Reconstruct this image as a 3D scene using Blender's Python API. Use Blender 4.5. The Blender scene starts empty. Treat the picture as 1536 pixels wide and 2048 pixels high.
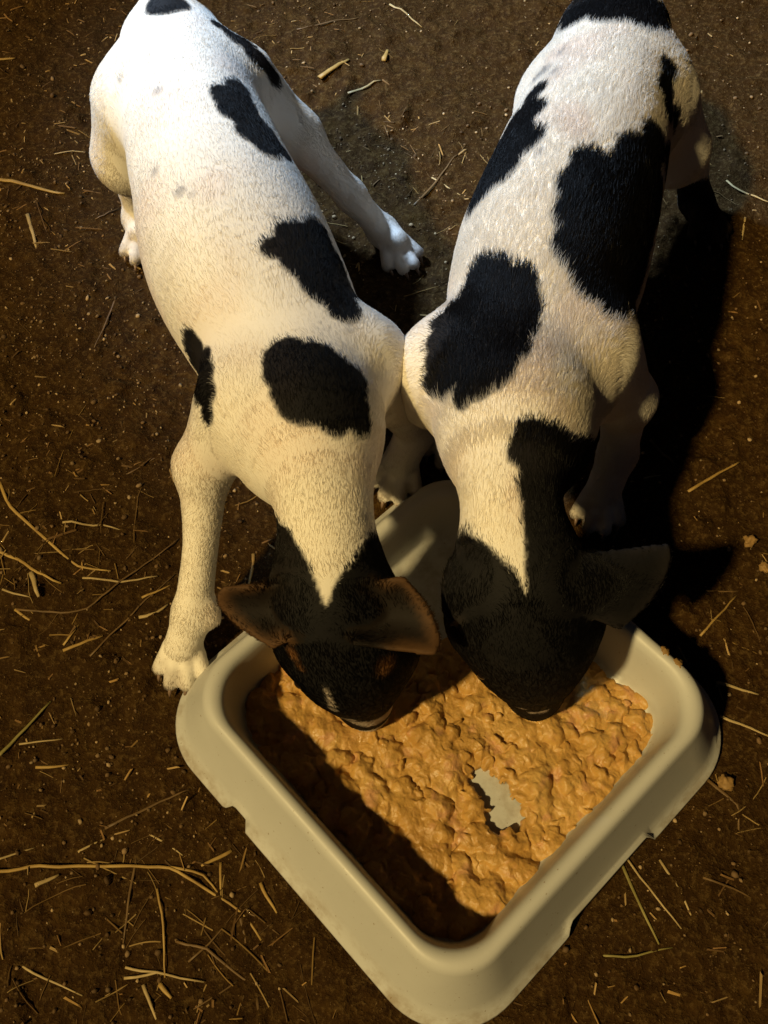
import bpy, bmesh, math, random
import numpy as np
from mathutils import Vector, Matrix
from mathutils.bvhtree import BVHTree

SC = bpy.context.scene
COL = SC.collection
random.seed(7)
RNG = np.random.default_rng(7)

# ------------------------------------------------------------------ camera
FOCAL = 1950.0                                     # in photograph pixels (1536 x 2048)
CAM = np.array([-.036, -.188, .653])
PITCH = math.radians(27.8)
cam_d = bpy.data.cameras.new('camera')
cam_d.sensor_fit = 'VERTICAL'; cam_d.sensor_height = 36.0
cam_d.lens = 36.0 * FOCAL / 2048.0
cam_d.clip_start = 0.02; cam_d.clip_end = 200.0
cam = bpy.data.objects.new('camera', cam_d); COL.objects.link(cam)
cam.location = CAM; cam.rotation_euler = (PITCH, 0, 0)
SC.camera = cam

# ------------------------------------------------------------------ sky, light, exposure (night yard)
SUN_AZ, SUN_EL = math.radians(37), math.radians(50)   # light travels towards this azimuth (from +x), downwards
world = bpy.data.worlds.new('World'); SC.world = world; world.use_nodes = True
nt = world.node_tree
bg = nt.nodes['Background']
sky_n = nt.nodes.new('ShaderNodeTexSky'); sky_n.sky_type = 'NISHITA'; sky_n.sun_disc = False
sky_n.sun_elevation = SUN_EL
sky_n.sun_rotation = math.radians(270) - SUN_AZ
nt.links.new(sky_n.outputs[0], bg.inputs[0])
bg.inputs[1].default_value = 0.002

sun_d = bpy.data.lights.new('sun', 'SUN'); sun_d.energy = 3.45; sun_d.angle = math.radians(3.0)
sun_d.color = (1.0, .73, .30)
sun = bpy.data.objects.new('sun', sun_d); COL.objects.link(sun)
sdir = Vector((math.cos(SUN_EL) * math.cos(SUN_AZ), math.cos(SUN_EL) * math.sin(SUN_AZ), -math.sin(SUN_EL)))
sun.rotation_euler = sdir.to_track_quat('-Z', 'Y').to_euler()

# the cold white yard lamp whose light lies on the puppies' backs
lamp_d = bpy.data.lights.new('yard_lamp', 'SPOT'); lamp_d.energy = 340; lamp_d.color = (.52, .72, 1.0)
lamp_d.shadow_soft_size = .06; lamp_d.spot_size = math.radians(31); lamp_d.spot_blend = 1.0
lamp = bpy.data.objects.new('yard_lamp', lamp_d); COL.objects.link(lamp)
lamp.location = (-1.05, 1.20, 1.42)
lamp.rotation_euler = (Vector((.08, .56, .1)) - lamp.location).to_track_quat('-Z', 'Y').to_euler()

SC.view_settings.view_transform = 'Standard'; SC.view_settings.look = 'None'
SC.view_settings.exposure = 0.0; SC.view_settings.gamma = 1.0
SC.view_settings.use_curve_mapping = False

# ------------------------------------------------------------------ helpers
_t = PITCH
FW = np.array([0, math.sin(_t), -math.cos(_t)]); UP = np.array([0, math.cos(_t), math.sin(_t)]); RT = np.array([1., 0, 0])


def ray(px, py):
    return FW + RT * (px - 768) / FOCAL - UP * (py - 1024) / FOCAL


def at(px, py, z=0.0):
    """the point at height z that the photograph shows at (px, py)"""
    d = ray(px, py)
    return CAM + d * ((z - CAM[2]) / d[2])


def hash3(i, j, k, s=0):
    n = (i.astype(np.int64) * 374761393 + j.astype(np.int64) * 668265263 + k.astype(np.int64) * 2147483647 + s * 1274126177) & 0xffffffff
    n = ((n ^ (n >> 13)) * 1274126177) & 0xffffffff
    n = ((n ^ (n >> 15)) * 2246822519) & 0xffffffff
    return ((n ^ (n >> 16)) & 0xffffff) / float(0xffffff)


def vnoise(p, s=0):
    p = np.asarray(p, float)
    i = np.floor(p).astype(np.int64); f = p - i; f = f * f * (3 - 2 * f)
    r = 0
    for a in (0, 1):
        for b in (0, 1):
            for c in (0, 1):
                w = (f[..., 0] if a else 1 - f[..., 0]) * (f[..., 1] if b else 1 - f[..., 1]) * (f[..., 2] if c else 1 - f[..., 2])
                r = r + w * hash3(i[..., 0] + a, i[..., 1] + b, i[..., 2] + c, s)
    return r


def fbm(p, octaves=4, s=0):
    r = 0; a = .5; t = 0
    for o in range(octaves):
        r = r + a * vnoise(np.asarray(p) * (2 ** o) + 17.3 * o, s + o); t += a; a *= .5
    return r / t


def worley(p2, s=0):
    i = np.floor(p2).astype(np.int64); best = np.full(p2.shape[:-1], 9.); second = best.copy(); bid = np.zeros(p2.shape[:-1])
    zero = np.zeros(p2.shape[:-1], np.int64)
    for a in (-1, 0, 1):
        for b in (-1, 0, 1):
            ci, cj = i[..., 0] + a, i[..., 1] + b
            qx = ci + hash3(ci, cj, zero, s); qy = cj + hash3(ci, cj, zero + 5, s)
            d = np.hypot(p2[..., 0] - qx, p2[..., 1] - qy)
            m = d < best
            second = np.where(m, best, np.minimum(second, d))
            bid = np.where(m, hash3(ci, cj, zero + 9, s), bid)
            best = np.where(m, d, best)
    return best, second, bid


def P2(x, y, z=0.0):
    x = np.asarray(x, float); y = np.asarray(y, float)
    return np.stack([x, y, np.full(x.shape, z)], -1)


def mesh_obj(name, verts, faces, mat, parent=None, smooth=True):
    me = bpy.data.meshes.new(name)
    verts = np.asarray(verts, np.float32)
    if isinstance(faces, np.ndarray):
        n, k = faces.shape
        me.vertices.add(len(verts)); me.vertices.foreach_set('co', verts.ravel())
        me.loops.add(n * k); me.loops.foreach_set('vertex_index', faces.astype(np.int32).ravel())
        me.polygons.add(n); me.polygons.foreach_set('loop_start', np.arange(0, n * k, k, dtype=np.int32))
        me.update(calc_edges=True); me.validate()
    else:
        me.from_pydata([tuple(map(float, v)) for v in verts], [], [tuple(map(int, f)) for f in faces]); me.update()
    me.polygons.foreach_set('use_smooth', np.full(len(me.polygons), smooth))
    if mat: me.materials.append(mat)
    o = bpy.data.objects.new(name, me); COL.objects.link(o)
    if parent: o.parent = parent
    return o


def tag(o, label=None, cat=None, group=None, kind=None):
    if label: o['label'] = label
    if cat: o['category'] = cat
    if group: o['group'] = group
    if kind: o['kind'] = kind
    return o


def set_color(o, rgb, name='Col'):
    a = o.data.color_attributes.new(name, 'FLOAT_COLOR', 'POINT')
    c = np.ones((len(rgb), 4), np.float32); c[:, :3] = rgb
    a.data.foreach_set('color', c.ravel())


class Mat:
    def __init__(self, name, rough=.6, spec=.5, color=(.5, .5, .5)):
        self.m = bpy.data.materials.new(name); self.m.use_nodes = True
        self.nt = self.m.node_tree; self.b = self.nt.nodes['Principled BSDF']
        self.b.inputs['Roughness'].default_value = rough
        self.b.inputs['Specular IOR Level'].default_value = spec
        self.b.inputs['Base Color'].default_value = (*color, 1)
        self.tc = None

    def n(self, t, **kw):
        x = self.nt.nodes.new(t)
        for k, v in kw.items(): setattr(x, k, v)
        return x

    def l(self, a, b): self.nt.links.new(a, b)

    def coord(self):
        if not self.tc: self.tc = self.n('ShaderNodeTexCoord')
        return self.tc.outputs['Object']

    def noise(self, scale, detail=4, rough=.55, coord=None):
        x = self.n('ShaderNodeTexNoise'); x.inputs['Scale'].default_value = scale
        x.inputs['Detail'].default_value = detail; x.inputs['Roughness'].default_value = rough
        self.l(coord or self.coord(), x.inputs['Vector']); return x.outputs['Fac']

    def ramp(self, fac, stops):
        r = self.n('ShaderNodeValToRGB'); e = r.color_ramp.elements
        while len(e) < len(stops): e.new(.5)
        for el, (p, c) in zip(e, stops): el.position = p; el.color = (*c, 1) if len(c) == 3 else c
        self.l(fac, r.inputs['Fac']); return r.outputs['Color']

    def bump(self, h, strength=.4, dist=.002, prev=None):
        b = self.n('ShaderNodeBump'); b.inputs['Strength'].default_value = strength; b.inputs['Distance'].default_value = dist
        self.l(h, b.inputs['Height'])
        if prev: self.l(prev, b.inputs['Normal'])
        return b.outputs['Normal']

    def mix(self, fac, a, b, mode='MIX'):
        x = self.n('ShaderNodeMix', data_type='RGBA', blend_type=mode)
        for s, v in ((x.inputs['Factor'], fac), (x.inputs['A'], a), (x.inputs['B'], b)):
            if isinstance(v, (int, float)): s.default_value = v
            elif isinstance(v, tuple): s.default_value = (*v, 1)
            else: self.l(v, s)
        return x.outputs['Result']


# ------------------------------------------------------------------ materials
def m_soil():
    m = Mat('soil', .62, .05)
    big = m.noise(5, 4); mid = m.noise(70, 7, .68); fine = m.noise(260, 4, .65); grit = m.noise(700, 2, .5)
    c = m.ramp(mid, [(.28, (.013, .0058, .0015)), (.5, (.034, .0157, .0037)), (.70, (.064, .034, .0086))])
    c = m.mix(m.ramp(big, [(.35, (0, 0, 0)), (.65, (1, 1, 1))]), c, (.028, .0138, .0035))
    c = m.mix(m.ramp(fine, [(.50, (0, 0, 0)), (.70, (.6, .6, .6))]), c, (.115, .070, .024))
    c = m.mix(m.ramp(grit, [(.66, (0, 0, 0)), (.74, (.7, .7, .7))]), c, (.17, .11, .05))
    m.l(c, m.b.inputs['Base Color'])
    m.l(m.ramp(mid, [(.3, (.55, .55, .55)), (.7, (.9, .9, .9))]), m.b.inputs['Roughness'])
    n = m.bump(mid, .45, .004); n = m.bump(fine, .9, .0024, n); n = m.bump(grit, .7, .0009, n)
    m.l(n, m.b.inputs['Normal'])
    return m.m


def m_plastic():
    m = Mat('beige_plastic', .45, .4)
    a = m.noise(9, 4); s = m.noise(420, 2, .5); d = m.noise(60, 5, .65)
    c = m.ramp(a, [(.3, (.46, .465, .45)), (.7, (.51, .515, .50))])
    c = m.mix(m.ramp(s, [(.70, (0, 0, 0)), (.76, (.75, .75, .75))]), c, (.22, .16, .09))
    sep = m.n('ShaderNodeSeparateXYZ'); m.l(m.coord(), sep.inputs[0])
    low = m.n('ShaderNodeMapRange'); low.inputs['From Min'].default_value = .0; low.inputs['From Max'].default_value = .022
    low.inputs['To Min'].default_value = 1; low.inputs['To Max'].default_value = 0; m.l(sep.outputs['Z'], low.inputs['Value'])
    mul = m.n('ShaderNodeMath', operation='MULTIPLY'); m.l(low.outputs[0], mul.inputs[0]); m.l(m.ramp(d, [(.45, (0, 0, 0)), (.7, (.8, .8, .8))]), mul.inputs[1])
    c = m.mix(mul.outputs[0], c, (.20, .14, .07))
    m.l(c, m.b.inputs['Base Color'])
    m.l(m.ramp(d, [(.3, (.38, .38, .38)), (.75, (.55, .55, .55))]), m.b.inputs['Roughness'])
    m.l(m.bump(s, .08, .0003, m.bump(a, .1, .001)), m.b.inputs['Normal'])
    return m.m


def m_food():
    m = Mat('wet_mash', .32, .4)
    a = m.noise(40, 4); b = m.noise(170, 4, .6); f = m.noise(520, 3)
    c = m.ramp(a, [(.3, (.37, .200, .050)), (.5, (.47, .270, .072)), (.7, (.53, .33, .105))])
    c = m.mix(m.ramp(b, [(.55, (0, 0, 0)), (.75, (.8, .8, .8))]), c, (.40, .21, .055))
    c = m.mix(m.ramp(m.noise(75, 2), [(.57, (0, 0, 0)), (.68, (.7, .7, .7))]), c, (.50, .26, .13))
    m.l(c, m.b.inputs['Base Color'])
    m.b.inputs['Subsurface Weight'].default_value = .12
    m.b.inputs['Subsurface Radius'].default_value = (.006, .003, .0015)
    m.b.inputs['Subsurface Scale'].default_value = .5
    m.l(m.ramp(b, [(.35, (.30, .30, .30)), (.7, (.62, .62, .62))]), m.b.inputs['Roughness'])
    m.l(m.bump(f, .5, .0008, m.bump(b, .5, .0018)), m.b.inputs['Normal'])
    return m.m


def m_attr(name, rough, spec, bump=0, sub=0, scale=300):
    m = Mat(name, rough, spec)
    a = m.n('ShaderNodeAttribute', attribute_name='Col')
    m.l(a.outputs['Color'], m.b.inputs['Base Color'])
    if sub:
        m.b.inputs['Subsurface Weight'].default_value = sub
        m.b.inputs['Subsurface Radius'].default_value = (.004, .0018, .001)
        m.b.inputs['Subsurface Scale'].default_value = .4
    if bump: m.l(m.bump(m.noise(scale, 4, .6), bump, .0012), m.b.inputs['Normal'])
    return m.m


def m_straw(name, dark, light):
    m = Mat(name, .55, .35)
    c = m.ramp(m.noise(60, 3), [(.3, dark), (.7, light)])
    m.l(c, m.b.inputs['Base Color']); m.l(m.bump(m.noise(400, 3), .3, .0004), m.b.inputs['Normal'])
    return m.m


def m_plain(name, col, rough, spec=.5):
    m = Mat(name, rough, spec)
    c = m.ramp(m.noise(200, 3), [(.3, tuple(x * .75 for x in col)), (.7, tuple(min(1, x * 1.2) for x in col))])
    m.l(c, m.b.inputs['Base Color']); return m.m


SOIL, PLASTIC, FOOD = m_soil(), m_plastic(), m_food()
SKIN = m_attr('coat_skin', .7, .15, .15)
HAIR = m_attr('coat_hair', .42, .42)


def let_light_through(mat, f):
    nt = mat.node_tree; out = nt.nodes['Material Output']; b = nt.nodes['Principled BSDF']
    at_n = [n for n in nt.nodes if n.type == 'ATTRIBUTE'][0]
    tr = nt.nodes.new('ShaderNodeBsdfTranslucent'); mx = nt.nodes.new('ShaderNodeMixShader'); mx.inputs[0].default_value = f
    nt.links.new(at_n.outputs['Color'], tr.inputs['Color'])
    nt.links.new(b.outputs[0], mx.inputs[1]); nt.links.new(tr.outputs[0], mx.inputs[2]); nt.links.new(mx.outputs[0], out.inputs['Surface'])


let_light_through(HAIR, .68)
BITS = m_attr('litter_bits', .7, .15, .2)
STRAW_GOLD = m_straw('golden_straw', (.25, .15, .040), (.42, .28, .085))
STRAW_PALE = m_straw('pale_straw', (.28, .20, .085), (.46, .35, .17))
STRAW_BROWN = m_straw('brown_straw', (.085, .048, .016), (.16, .095, .036))
STRAW_GREEN = m_straw('greenish_straw', (.16, .135, .038), (.27, .23, .075))
EYE = m_plain('eye_gloss', (.010, .006, .004), .08)
NOSE = m_plain('nose_leather', (.018, .014, .013), .35)
CLAW = m_plain('claw_horn', (.20, .13, .09), .4)
CRUMB = m_plain('dry_crumb', (.27, .16, .055), .6, .3)

# ------------------------------------------------------------------ the ground
YAW = math.radians(43.7); TX, TY = .007, -.006


def ground_h(x, y):
    p = P2(x, y)
    h = (fbm(p * 7, 3, 1) - .5) * .010 + (fbm(p * 32, 4, 5) - .5) * .0075 + (fbm(p * 130, 3, 9) - .5) * .0052
    clod = fbm(p * 55, 2, 31)
    h = h + np.clip(clod - .62, 0, 1) * .018
    c, s = math.cos(YAW), math.sin(YAW)
    px_, py_ = p[..., 0] - TX, p[..., 1] - TY
    u = np.abs(px_ * c + py_ * s); v = np.abs(-px_ * s + py_ * c)
    d = np.clip((np.maximum(u, v) - .146) / .02, 0, 1)
    return np.where(d < 1, h * d - .0015 * (1 - d), h) - .0008


fine_x = np.arange(-.62, .60, .0026); fine_y = np.arange(-.30, 1.12, .0026)
gx = np.concatenate([[-14, -6, -3, -1.6, -1, -.8, -.7], fine_x, [.7, .8, 1, 1.6, 3, 6, 14]])
gy = np.concatenate([[-14, -6, -3, -1.6, -.8, -.5, -.38], fine_y, [1.2, 1.35, 1.6, 2, 3, 6, 14]])
X, Y = np.meshgrid(gx, gy, indexing='ij')
Z = ground_h(X, Y)
nx, ny = X.shape
idx = np.arange(nx * ny).reshape(nx, ny)
quads = np.stack([idx[:-1, :-1], idx[1:, :-1], idx[1:, 1:], idx[:-1, 1:]], -1).reshape(-1, 4)
ground = mesh_obj('ground', np.stack([X, Y, Z], -1).reshape(-1, 3), quads, SOIL)
tag(ground, 'dark brown trodden soil strewn with bits of straw', 'soil', kind='structure')

# ------------------------------------------------------------------ the feeding tray
TRAY_R = Matrix.Translation((TX, TY, 0)) @ Matrix.Rotation(YAW, 4, 'Z')


def rounded_square(half, rad, n_side=72, n_arc=14):
    """outline of a rounded square, the same point count for every ring; returns points and (side parameter or None)"""
    pts = []; par = []
    h = half - rad
    for q in range(4):
        a0 = q * math.pi / 2
        ca, sa = math.cos(a0), math.sin(a0)
        for i in range(n_side):
            t = -h + 2 * h * i / n_side
            x, y = half, t
            pts.append((x * ca - y * sa, x * sa + y * ca)); par.append(t)
        for i in range(n_arc):
            a = math.pi / 2 * i / n_arc
            x, y = h + rad * math.cos(a), h + rad * math.sin(a)
            pts.append((x * ca - y * sa, x * sa + y * ca)); par.append(99)
    return np.array(pts), np.array(par)


def build_tray():
    # (half size, corner radius, height) from the middle of the floor, up the inner wall, over the rim, down the skirt
    prof = [(.030, .012, .0075), (.085, .026, .0075), (.099, .029, .0078), (.1040, .030, .0095), (.1060, .0305, .014),
            (.1078, .031, .030), (.1093, .0315, .047), (.1102, .032, .0552), (.1114, .0323, .0592), (.1134, .0328, .0615), (.1160, .0333, .0622),
            (.1186, .0338, .0616), (.1206, .0343, .0592), (.1220, .035, .0552), (.1246, .037, .0480), (.1316, .042, .0300), (.1358, .0455, .0195),
            (.1425, .0505, .0050), (.1449, .052, .0040), (.1455, .052, .0028), (.1449, .052, .0014), (.1425, .050, .0012), (.1385, .048, .0050), (.1295, .041, .0300), (.1205, .034, .0520)]
    rings = []
    for k, (h, r, z) in enumerate(prof):
        p, t = rounded_square(h, r)
        zz = np.full(len(p), z)
        if 17 <= k <= 22:      # four cut-outs in the foot of the skirt
            side = np.arange(len(t)) // (len(t) // 4)
            t0 = np.where(side == 2, -.050, 0); hw = np.where(side == 2, .011, .042)
            w = np.clip((hw - np.abs(t - t0)) / .005, 0, 1) * (t < 90); w = w * w * (3 - 2 * w)
            lift = w * .0120
            zz = zz + lift
            p = p * (1 - (lift * .44 / h))[:, None]
        rings.append(np.c_[p, zz])
    n = len(rings[0])
    V = np.concatenate(rings + [np.array([[0, 0, .0075]])])
    F = []
    for k in range(len(rings) - 1):
        for i in range(n):
            j = (i + 1) % n
            F.append((k * n + i, k * n + j, (k + 1) * n + j, (k + 1) * n + i))
    c = len(V) - 1
    for i in range(n): F.append((c, i, (i + 1) % n))
    o = mesh_obj('feeding_tray', V, F, PLASTIC)
    bm = bmesh.new(); bm.from_mesh(o.data); bmesh.ops.recalc_face_normals(bm, faces=bm.faces); bm.to_mesh(o.data); bm.free()
    o.matrix_world = TRAY_R
    tag(o, 'beige square plastic feeding tray with rounded corners and flared skirt, standing on the soil', 'tray')
    return o


tray = build_tray()


def tray_local(p):
    c, s = math.cos(-YAW), math.sin(-YAW)
    x, y = p[..., 0] - TX, p[..., 1] - TY
    return x * c - y * s, x * s + y * c


def food_height(u, v):
    """height of the mash above the ground in tray coordinates; below the floor where there is none"""
    p = P2(u, v)
    h = .0120 + (fbm(p * 16, 3, 60) - .5) * .012
    rng = np.random.default_rng(77)
    wx = u + (fbm(p * 120, 2, 3) - .5) * .007; wy = v + (fbm(p * 120, 2, 4) - .5) * .007
    n0 = u.shape[0]; step = (u[-1, 0] - u[0, 0]) / (n0 - 1)
    for _ in range(900):
        cx, cy = rng.uniform(-.108, .108, 2); r = .0026 + .0110 * rng.random() ** 2.6
        i0 = int((cx - r - .004 - u[0, 0]) / step); i1 = int((cx + r + .004 - u[0, 0]) / step) + 2
        j0 = int((cy - r - .004 - u[0, 0]) / step); j1 = int((cy + r + .004 - u[0, 0]) / step) + 2
        w = (slice(max(i0, 0), max(i1, 0)), slice(max(j0, 0), max(j1, 0)))
        ex, a = rng.uniform(.6, 1), rng.uniform(0, 3.14)
        dx, dy = wx[w] - cx, wy[w] - cy
        a1, a2 = dx * math.cos(a) + dy * math.sin(a), (-dx * math.sin(a) + dy * math.cos(a)) / ex
        q = 1 - (a1 * a1 + a2 * a2) / (r * r)
        b = (.0120 + (rng.random() - .5) * .006 - r * .35) + np.sqrt(np.clip(q, 0, 1)) * r * .75 + (fbm(P2(np.array([[cx]]), np.array([[cy]])) * 16, 3, 60)[0, 0] - .5) * .012
        old = h[w]; k = .0046
        b = np.where(q > 0, b, -1); t = np.clip(k - abs(old - b), 0, None) / k
        h[w] = np.maximum(old, b) + t * t * k / 4
    h = h + (fbm(p * 180, 4, 70) - .5) * .0036 + (fbm(p * 700, 2, 71) - .5) * .0006
    ed = .1070 - np.maximum(np.abs(u), np.abs(v))
    cr = .031; hx = np.maximum(np.abs(u) - (.1070 - cr), 0); hy = np.maximum(np.abs(v) - (.1070 - cr), 0)
    ed = np.minimum(ed, cr - np.hypot(hx, hy)) + .0015
    h = h - np.exp(-np.clip(ed, -.01, 1) / .006) * .004
    wy_ = u * math.sin(YAW) + v * math.cos(YAW)          # the far corner is licked clean
    h = h - np.clip((wy_ - .055 + (fbm(p * 60, 2, 33) - .5) * .02) / .012, 0, 1) * .03
    # the licked hole
    hole = np.full(u.shape, 1.)
    for px, py, r in ((972, 1566, 15), (995, 1590, 22), (1012, 1620, 18), (998, 1636, 15), (962, 1556, 9), (1026, 1636, 9)):
        c = at(px, py, .014); cu, cv = tray_local(c)
        hole = np.minimum(hole, np.hypot(u - cu, v - cv) - r * .00031)
    hole = hole + (vnoise(p * 260, 12) - .5) * .005
    h = .0085 + (h - .0085) * (.40 + .60 * np.clip(hole / .014, 0, 1))
    h = np.where(hole < .004, h - (1 - np.clip(hole / .004, 0, 1)) * .03, h)
    return h


N = 330
lu = np.linspace(-.1085, .1085, N)
U, V_ = np.meshgrid(lu, lu, indexing='ij')
H = food_height(U, V_)
ins = (np.minimum(.1078 - np.maximum(abs(U), abs(V_)), .032 - np.hypot(np.maximum(abs(U) - (.1078 - .032), 0), np.maximum(abs(V_) - (.1078 - .032), 0))) > 0) & (H > .0030)
H = np.maximum(H, .0035)
fid = np.arange(N * N).reshape(N, N)
q = np.stack([fid[:-1, :-1], fid[1:, :-1], fid[1:, 1:], fid[:-1, 1:]], -1)
keep = ins[:-1, :-1] & ins[1:, :-1] & ins[1:, 1:] & ins[:-1, 1:]
q = q[keep]
used = np.unique(q); remap = np.full(N * N, -1); remap[used] = np.arange(len(used))
jit = (np.stack([vnoise(P2(U, V_) * 300, 21), vnoise(P2(U, V_) * 300, 22)], -1) - .5) * .0022
food = mesh_obj('wet_food', np.stack([U + jit[..., 0], V_ + jit[..., 1], H], -1).reshape(-1, 3)[used], remap[q], FOOD)
food.matrix_world = TRAY_R
tag(food, 'lumpy orange-brown mash of wet food filling the beige tray', 'dog food')

# ------------------------------------------------------------------ the puppies: a smooth body grown from a distance field
VOX = .0020


def surface_nets(F, org, h):
    s = F < 0
    nx, ny, nz = F.shape
    cnt = np.zeros((nx - 1, ny - 1, nz - 1), np.int8)
    for a in (0, 1):
        for b in (0, 1):
            for c in (0, 1):
                cnt += s[a:nx - 1 + a, b:ny - 1 + b, c:nz - 1 + c]
    act = (cnt > 0) & (cnt < 8)
    ci = np.argwhere(act)
    acc = np.zeros((len(ci), 3)); n = np.zeros(len(ci))
    cor = [(a, b, c) for a in (0, 1) for b in (0, 1) for c in (0, 1)]
    for A in cor:
        for ax in range(3):
            if A[ax]: continue
            B = list(A); B[ax] = 1
            fa = F[ci[:, 0] + A[0], ci[:, 1] + A[1], ci[:, 2] + A[2]]; fb = F[ci[:, 0] + B[0], ci[:, 1] + B[1], ci[:, 2] + B[2]]
            m = (fa < 0) != (fb < 0)
            t = np.where(m, fa / np.where(m, fa - fb, 1), 0)
            p = np.tile(np.array(A, float), (len(ci), 1)); p[:, ax] += t
            acc += p * m[:, None]; n += m
    V = org + (ci + acc / n[:, None]) * h
    idm = np.full(act.shape, -1, np.int64); idm[act] = np.arange(len(ci))
    Q = []
    for ax in range(3):
        sl0 = [slice(1, -1)] * 3; sl1 = [slice(1, -1)] * 3
        sl0[ax] = slice(0, -1); sl1[ax] = slice(1, None)
        s0, s1 = s[tuple(sl0)], s[tuple(sl1)]
        e = np.argwhere(s0 != s1); fl = s0[s0 != s1]
        off = np.array([1, 1, 1]); off[ax] = 0; e = e + off
        b, c = (ax + 1) % 3, (ax + 2) % 3
        def cell(db, dc):
            g = e.copy(); g[:, b] -= db; g[:, c] -= dc
            return idm[g[:, 0], g[:, 1], g[:, 2]]
        qq = np.stack([cell(1, 1), cell(0, 1), cell(0, 0), cell(1, 0)], -1)
        qq[~fl] = qq[~fl][:, ::-1]
        Q.append(qq)
    return V, np.concatenate(Q)


class Creature:
    def __init__(self, lo, hi):
        self.org = np.array(lo); n = np.ceil((np.array(hi) - self.org) / VOX).astype(int)
        self.F = np.full(n, 1., np.float32); self.n = n
        self.flow = []          # (a, b, hair length, radius)
        self.ears = []          # (points, edge distance)

    def _box(self, lo, hi):
        i0 = np.clip(np.floor((lo - self.org) / VOX).astype(int), 0, self.n); i1 = np.clip(np.ceil((hi - self.org) / VOX).astype(int) + 1, 0, self.n)
        sl = tuple(slice(a, b) for a, b in zip(i0, i1))
        g = np.meshgrid(*[self.org[d] + np.arange(i0[d], i1[d]) * VOX for d in range(3)], indexing='ij')
        return sl, np.stack(g, -1)

    def limb(self, a, b, ra, rb, k=.012, hair=.006, cut=False, squash=None):
        """tapered capsule from a to b; a to b is also the way the hair lies"""
        a = np.asarray(a, float); b = np.asarray(b, float)
        m = max(ra, rb) * 1.4 + max(k, 3 * VOX)
        sl, p = self._box(np.minimum(a, b) - m, np.maximum(a, b) + m)
        ab = b - a; L2 = max(ab @ ab, 1e-9)
        t = np.clip(((p - a) @ ab) / L2, 0, 1)
        d = p - (a + t[..., None] * ab)
        if squash:
            ax, f = squash; ax = np.asarray(ax, float); ax /= np.linalg.norm(ax)
            d = d + (d @ ax)[..., None] * ax * (1 / f - 1)
        d = np.linalg.norm(d, axis=-1) - (ra + (rb - ra) * t)
        if squash: d = d * min(1, squash[1])
        old = self.F[sl]
        if cut:
            dd = -d; h = np.clip(k - abs(old - dd), 0, None) / k
            self.F[sl] = np.maximum(old, dd) + h * h * k / 4
        else:
            h = np.clip(k - abs(old - d), 0, None) / k
            self.F[sl] = np.minimum(old, d) - h * h * k / 4
            if hair: self.flow.append((a, b, hair, max(ra, rb)))

    def chain(self, pts, k=.012, hair=.006, sub=12):
        """one limb along a smooth curve through (point, radius) stations, blended as a whole into the body"""
        A = np.array([np.r_[p, r] for p, r in pts])
        for p, q in zip(A[:-1], A[1:]): self.flow.append((p[:3], q[:3], hair, max(p[3], q[3])))
        if len(A) > 2:
            E = np.vstack([2 * A[0] - A[1], A, 2 * A[-1] - A[-2]]); out = []
            for i in range(1, len(E) - 2):
                for t in np.arange(sub) / sub:
                    a, b, c, d = E[i - 1:i + 3]
                    out.append(.5 * (2 * b + (c - a) * t + (2 * a - 5 * b + 4 * c - d) * t * t + (3 * b - a - 3 * c + d) * t ** 3))
            A = np.vstack(out + [A[-1]])
        m = A[:, 3].max() + max(k, 3 * VOX)
        sl, p = self._box(A[:, :3].min(0) - m, A[:, :3].max(0) + m)
        D = np.full(p.shape[:-1], 9., np.float32); o0 = np.array([q.start for q in sl])
        for u, w in zip(A[:-1], A[1:]):
            mm = max(u[3], w[3]) + max(k, 3 * VOX)
            s2, g = self._box(np.minimum(u[:3], w[:3]) - mm, np.maximum(u[:3], w[:3]) + mm)
            s2 = tuple(slice(q.start - b, q.stop - b) for q, b in zip(s2, o0))
            ab = w[:3] - u[:3]; t = np.clip(((g - u[:3]) @ ab) / max(ab @ ab, 1e-9), 0, 1)
            g = g - u[:3] - t[..., None] * ab
            D[s2] = np.minimum(D[s2], np.sqrt(np.einsum('...i,...i', g, g)) - (u[3] + (w[3] - u[3]) * t))
        old = self.F[sl]; h = np.clip(k - abs(old - D), 0, None) / k
        self.F[sl] = np.minimum(old, D) - h * h * k / 4

    def ear(self, A, B, C, D, cup=.010, thick=.0019, roll=.0, round_b=.42):
        """ear flap over four corners: A, D at the head, B, C at the free edge, hollowed by cup"""
        A, B, C, D = (np.asarray(x, float) for x in (A, B, C, D))
        u, v = np.meshgrid(np.linspace(0, 1, 46), np.linspace(0, 1, 46), indexing='ij')
        # rounded free edge
        s = 1 - round_b * (1 - v) ** 2.5 - .12 * v ** 6
        uu = u * s
        P = (A * (1 - uu[..., None]) * (1 - v[..., None]) + B * uu[..., None] * (1 - v[..., None]) + C * (uu * v)[..., None] + D * ((1 - uu) * v)[..., None])
        nrm = np.cross(B - A, D - A); nrm /= np.linalg.norm(nrm)
        if nrm[2] < 0: nrm = -nrm
        P = P - nrm * (cup * np.sin(np.pi * np.clip(v, 0, 1)) * (1 - .55 * u))[..., None] + nrm * (roll * (u ** 2))[..., None]
        edge = np.minimum(np.minimum(v + .05, 1 - v), 1 - u); edge = edge + (.3 - edge) * np.clip(1 - (u - .15) / .45, 0, 1)
        pts = P.reshape(-1, 3)
        for p in pts[::1]:
            m = thick + VOX * 2.2
            sl, g = self._box(p - m, p + m)
            self.F[sl] = np.minimum(self.F[sl], np.linalg.norm(g - p, axis=-1) - thick)
        self.ears.append((pts[::3], edge.reshape(-1)[::3]))
        self.flow.append(((A + D) / 2, (B + C) / 2, .0022, .02))

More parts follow.
